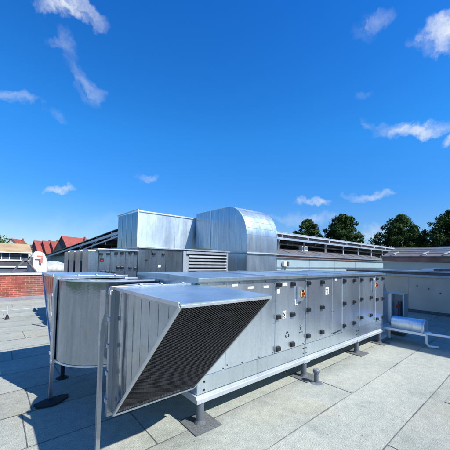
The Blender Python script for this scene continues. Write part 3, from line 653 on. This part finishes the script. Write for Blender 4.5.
house(59.5, 122, 3.8, 7, 4.2, 8.2, -60, 'darkwall', 'redtile', 'narrow red gabled house just left of the widest one', group=G)
house(51.5, 122, 3.8, 7, 4.2, 8.2, -60, 'darkwall', 'redtile', 'narrow red gabled house, middle of the three narrow ones', group=G)
house(43.5, 122, 3.8, 7, 4.2, 8.1, -60, 'darkwall', 'redtile', 'narrow red gabled house, leftmost of the three narrow ones', group=G)
house(17, 140, 6, 8, 6.2, 9.3, -30, 'plaster', 'redtile', 'small pale house with red roof between the tree and the tan roof', group=G)
house(27, 125, 7, 8, 4.2, 6.6, 40, 'plaster', 'greyroof', 'pale house with a grey roof behind the bush')
# tan roofed house
x, y = at(2, 40); t = thing('house', 'long house with a tan sunlit roof and dark windowed front at the far left', 'house', (x, y, -6.5))
build('wall', MB().box(x - 12, x + 2.2, y - 3, y + 4, -6.5, 2.48), 'darkwall', t)
r_ = build('roof', MB().prism([(y - 3.3, 2.50), (y - 3.3, 2.62), (y - .2, 3.62), (y + 3.8, 2.62), (y + 3.8, 2.50)], 'x', x - 12.2, x + 2.5), 'tan', t)
build('gutter', MB().box(x - 12.2, x + 2.5, y - 3.42, y - 3.305, 2.50, 2.58), 'white', t)
for i in range(8):
    wx = x - 10.6 + i * 1.6
    w_ = build('window', MB().box(wx, wx + .9, y - 3.03, y - 3.002, 1.5, 2.4), 'glass', t); build('frame', MB().box(wx - .06, wx - .001, y - 3.05, y - 3.002, 1.45, 2.45).box(wx + .901, wx + .96, y - 3.05, y - 3.002, 1.45, 2.45), 'white', w_)
# slender lattice mast
x, y = at(32, 150); m = MB()
for dx, dy in ((0, 0), (.8, 0), (0, .8), (.8, .8)): m.bar((x + dx, y + dy, -6.5), (x + dx, y + dy, 9.5), .12)
for i in range(16): m.bar((x, y, -6 + i), (x + .8, y, -5.2 + i), .08)
tag(build('lattice_mast', m, 'steel'), 'thin pale lattice mast far off between the bush and the red houses', 'mast')

# ------------------------------------------------------------------ trees
def tree(x, y, base, top, rad, label, seed, mat='leaf', nleaf=5200, leaf=.34, zc=None, grp='trees behind the buildings', nm='tree'):
    t = thing(nm, label, 'tree', (x, y, base), grp); r = random.Random(seed)
    H = top - base; cb = zc if zc is not None else base + H * .22
    tr = MB().tube([(x, y, base), (x + .1, y, base + H * .3), (x, y + .1, base + H * .7)], [.035 * H * .55, .024 * H * .55, .008 * H], 10)
    for i in range(9):
        a = r.uniform(0, 6.28); z0 = base + H * r.uniform(.25, .6); l = rad * r.uniform(.5, .85)
        tr.tube([(x, y, z0), (x + math.cos(a) * l * .5, y + math.sin(a) * l * .5, z0 + l * .35), (x + math.cos(a) * l, y + math.sin(a) * l, z0 + l * .75)], [.12, .07, .02], 6)
    build('trunk', tr, 'bark', t)
    # crown made of leaf clumps on an ovoid envelope
    cl = []; Hc = top - cb
    for i in range(230):
        u = r.random() ** .9; a = r.uniform(0, 6.28)
        env = rad * ((1 - ((u - .40) / .60) ** 2) ** .78 if u > .40 else (.80 + .5 * u))
        q = env * math.sqrt(r.uniform(.0, 1)) * .86
        s_ = rad * r.uniform(.13, .27) * (1 - .3 * u)
        cl.append((x + q * math.cos(a), y + q * math.sin(a), cb + u * (Hc - s_ * .8), s_))
    for i in range(60):   # tip sprays
        a = r.uniform(0, 6.28); u = r.uniform(.3, 1.0); env = rad * .93 * (1 - min(1, abs(u - .4) / .6) ** 2) ** .6
        cl.append((x + env * math.cos(a), y + env * math.sin(a), cb + u * (Hc - .3), rad * r.uniform(.05, .13)))
    mb = MB(); tot = sum(c[3] ** 2 for c in cl)
    for c in cl:
        for k in range(int(nleaf * c[3] ** 2 / tot)):
            v = Vector((r.gauss(0, 1), r.gauss(0, 1), r.gauss(0, 1))).normalized() * c[3] * r.uniform(.15, 1.22); v.z *= .8
            p = Vector(c[:3]) + v; n_ = (v.normalized() + Vector((r.uniform(-.6, .6), r.uniform(-.6, .6), r.uniform(-.2, .8)))).normalized()
            a_ = n_.orthogonal().normalized(); b_ = n_.cross(a_); th = r.uniform(0, 6.28); e1 = a_ * math.cos(th) + b_ * math.sin(th); e2 = n_.cross(e1)
            s2 = leaf * r.uniform(.6, 1.3)
            mb.add([p - e1 * s2 * .6, p + e2 * s2 * .35, p + e1 * s2 * .6, p - e2 * s2 * .35], [(0, 1, 2, 3)])
    build('crown', mb, mat, t, fixn=False)
    return t
D = 75
for px, top, rad, lab, sd_ in ((308, 13.9, 5.0, 'smallest dark tree, just right of the rounded duct', 21), (343, 14.8, 6.0, 'dark round-topped tree, second from the rounded duct', 22),
                               (401, 14.6, 6.1, 'large dark tree above the side wing roof', 23), (454, 14.8, 7.0, 'large dark tree at the right edge of the picture', 24), (494, 15, 7.0, 'dark tree beyond the right edge of the picture', 28)):
    x, y = at(px, D if px < 380 else D + 4); tree(x, y, -6.5, top, rad, lab, sd_, zc=-2.0, nleaf=52000, leaf=.36)
x, y = at(376, 84); tree(x, y, -6.5, 10.5, 3.0, 'low thin tree between the two pairs of dark trees', 29, zc=-1, nleaf=2500, leaf=.35)
x, y = at(426, 92); tree(x, y, -6.5, 9.5, 4.0, 'lower dark tree filling the gap between the two largest trees', 30, zc=-2, nleaf=5000, leaf=.42)
x, y = at(-6, 85); tree(x, y, -6.5, 7.6, 6.2, 'green tree at the far left edge behind the tan roof', 25, 'leaf2', 7000, .42, zc=-2)
x, y = at(23, 62); tree(x, y, -6.5, 3.9, 2.1, 'dense green bush between the tan roof and the white bag', 26, 'leaf', 3500, .25, zc=-3, nm='bush')
r2 = random.Random(5)
mb = MB()
for i in range(240):
    a = r2.uniform(-1.1, 1.1); d = r2.uniform(330, 520); v = FW * math.cos(a) + RT * math.sin(a); hx, hy = v.x * d, v.y * d; hh = r2.uniform(3, 8.5); ww = r2.uniform(6, 16)
    for k in range(26):
        p = Vector((hx + r2.gauss(0, ww * .5), hy + r2.gauss(0, ww * .5), -6.5 + hh * r2.random())); s2 = r2.uniform(1.2, 2.6)
        e1 = Vector((r2.gauss(0, 1), r2.gauss(0, 1), r2.gauss(0, 1))).normalized(); e2 = e1.orthogonal().normalized()
        mb.add([p - e1 * s2, p + e2 * s2 * .6, p + e1 * s2, p - e2 * s2 * .6], [(0, 1, 2, 3)])
tag(build('distant_woods', mb, 'leaf2', fixn=False), 'band of far-off woods along the horizon', 'woods', kind='stuff')

# ------------------------------------------------------------------ sun and sky
to_sun = Vector((.5, -1.5, 1.7)).normalized()
sl_ = bpy.data.lights.new('sun', 'SUN'); sl_.energy = 5.0; sl_.angle = R(.53); sl_.color = (1, .965, .91)
so = bpy.data.objects.new('sun', sl_); COL.objects.link(so); so.rotation_euler = (-to_sun).to_track_quat('-Z', 'Y').to_euler(); so.location = (0, 0, 30)
wd_ = bpy.data.worlds.new('World'); S.world = wd_; wd_.use_nodes = True
nt = wd_.node_tree; nt.nodes.clear(); L = nt.links.new
wo = nt.nodes.new('ShaderNodeOutputWorld'); bgn = nt.nodes.new('ShaderNodeBackground'); L(bgn.outputs[0], wo.inputs[0])
sky = nt.nodes.new('ShaderNodeTexSky'); sky.sky_type = 'NISHITA'; sky.sun_disc = False
sky.sun_elevation = math.asin(to_sun.z); sky.sun_rotation = math.atan2(to_sun.x, to_sun.y)
sky.air_density = 1.0; sky.dust_density = .35; sky.ozone_density = 2.2
tc = nt.nodes.new('ShaderNodeTexCoord')
sz = nd(nt, 'ShaderNodeSeparateXYZ'); L(tc.outputs['Generated'], sz.inputs[0])
tr_ = ramp(nt, [(0.0, (.80, .90, 1.10)), (.10, (.52, .82, 1.22)), (.22, (.30, .90, 1.55)), (.40, (.22, 1.12, 1.95)), (.70, (.12, .92, 2.0))]); L(sz.outputs[2], tr_.inputs[0])
base = mixc(nt, 1, sky.outputs[0], tr_.outputs[0], 'MULTIPLY')
# clouds: fixed directions in the world
f_, cx_, cy_, H_, p_, r_a = 273., 225., 251., 2.0, R(2.3), .021
UZ = Vector((0, 0, 1)); CF = FW * math.cos(p_) + UZ * math.sin(p_); U1 = UZ * math.cos(p_) - FW * math.sin(p_)
CR = RT * math.cos(r_a) + U1 * math.sin(r_a); CU = U1 * math.cos(r_a) - RT * math.sin(r_a)
def dirof(px, py): return (CF + CR * (px - cx_) / f_ - CU * (py - cy_) / f_).normalized()
def vm(op, a, b=None):
    n = nt.nodes.new('ShaderNodeVectorMath'); n.operation = op
    for i, v in enumerate((a, b)):
        if v is None: continue
        if hasattr(v, 'links'): L(v, n.inputs[i])
        else: n.inputs[i].default_value = tuple(v)
    return n.outputs['Value'] if op in ('DOT_PRODUCT', 'LENGTH') else n.outputs[0]
def mt(op, a, b=None, clamp=False):
    n = nt.nodes.new('ShaderNodeMath'); n.operation = op; n.use_clamp = clamp
    for i, v in enumerate((a, b)):
        if v is None: continue
        if hasattr(v, 'links'): L(v, n.inputs[i])
        else: n.inputs[i].default_value = v
    return n.outputs[0]
nz = nd(nt, 'ShaderNodeTexNoise', i_Scale=7.0, i_Detail=8.0, i_Roughness=.62); L(tc.outputs['Generated'], nz.inputs['Vector'])
warp = vm('MULTIPLY', vm('SUBTRACT', nz.outputs['Color'], (.5, .5, .5)), (.16, .16, .16))
dirw = vm('ADD', tc.outputs['Generated'], warp)
nf = nd(nt, 'ShaderNodeTexNoise', i_Scale=19.0, i_Detail=9.0, i_Roughness=.56, i_Distortion=.7); L(dirw, nf.inputs['Vector'])
fd = vm('DOT_PRODUCT', dirw, CF); front = mt('GREATER_THAN', fd, .15); fds = mt('MAXIMUM', fd, .15)
gx = mt('DIVIDE', vm('DOT_PRODUCT', dirw, CR), fds); gy = mt('DIVIDE', vm('DOT_PRODUCT', dirw, CU), fds)
tot = None
# (px, py, half width, half height, tilt deg, strength)
for (px, py, a, b_, tl, s_) in ((66, 8, 34, 9, -16, 1.0), (92, 20, 16, 6, -25, .6), (64, 48, 9, 22, 20, .32), (50, 50, 13, 6, -15, .36), (88, 88, 17, 9, -30, .45), (70, 74, 16, 7, -28, .35), (14, 103, 20, 7, -5, .55), (54, 112, 12, 6, -25, .25),
                            (61, 193, 15, 3.6, 0, .9), (448, 26, 34, 15, 28, 1.1), (376, 22, 20, 10, 35, .42), (412, 128, 34, 8, 3, .95), (446, 141, 14, 6, 12, .8), (372, 124, 14, 5, -10, .35), (150, 176, 10, 4, 0, .6),
                            (312, 201, 17, 4, 0, .85), (374, 197, 20, 4.5, 3, .75), (350, 196, 10, 3, 3, .3), (305, 218, 34, 6, 0, .55), (378, 236, 26, 7, 0, .6), (80, 222, 70, 8, 0, .22), (20, 228, 60, 8, 0, .2), (365, 100, 10, 4, 20, .2)):
    x0, y0 = (px - cx_) / f_, (cy_ - py) / f_; ca, sa = math.cos(R(tl)), math.sin(R(tl))
    ex = mt('SUBTRACT', gx, x0); ey = mt('SUBTRACT', gy, y0)
    u = mt('DIVIDE', mt('ADD', mt('MULTIPLY', ex, ca), mt('MULTIPLY', ey, sa)), a / f_ * 1.25); w = mt('DIVIDE', mt('SUBTRACT', mt('MULTIPLY', ey, ca), mt('MULTIPLY', ex, sa)), b_ / f_ * 1.25)
    q = mt('SUBTRACT', 1.0, mt('ADD', mt('MULTIPLY', u, u), mt('MULTIPLY', w, w)), True)
    q = mt('MULTIPLY', q, s_)
    tot = q if tot is None else mt('MAXIMUM', tot, q)
mr = nd(nt, 'ShaderNodeMapRange'); mr.inputs[1].default_value = .30; mr.inputs[2].default_value = .70; L(nf.outputs[0], mr.inputs[0])
fac = mt('MULTIPLY', mt('MULTIPLY', mt('MULTIPLY', mt('POWER', tot, 1.35), mr.outputs[0]), 1.05, True), front)
# general broken cloud over the half of the sky behind the camera
back = mt('MULTIPLY', vm('DOT_PRODUCT', tc.outputs['Generated'], tuple(-FW)), 1.6, True)
nb_ = nd(nt, 'ShaderNodeTexNoise', i_Scale=3.5, i_Detail=7.0); L(tc.outputs['Generated'], nb_.inputs['Vector'])
mb_ = nd(nt, 'ShaderNodeMapRange'); mb_.inputs[1].default_value = .58; mb_.inputs[2].default_value = .80; L(nb_.outputs[0], mb_.inputs[0])
fac = mt('MAXIMUM', fac, mt('MULTIPLY', back, mb_.outputs[0]))
CLOUD = (7.0, 7.6, 8.4)
col = mixc(nt, fac, base, CLOUD)
L(col, bgn.inputs[0]); bgn.inputs[1].default_value = .078

# ------------------------------------------------------------------ camera
cam = bpy.data.cameras.new('camera'); co = bpy.data.objects.new('camera', cam); COL.objects.link(co); S.camera = co
cam.sensor_width = 36; cam.sensor_fit = 'HORIZONTAL'; cam.lens = f_ / 450 * 36; cam.shift_y = 26 / 450; cam.clip_start = .05; cam.clip_end = 4000
mw = Matrix((CR, CU, -CF)).transposed().to_4x4(); mw.translation = Vector((0, 0, H_)); co.matrix_world = mw
S.render.resolution_x = 1024; S.render.resolution_y = 1024
S.view_settings.view_transform = 'Standard'; S.view_settings.look = 'None'; S.view_settings.gamma = 1; S.view_settings.exposure = .60
S.view_settings.use_curve_mapping = False
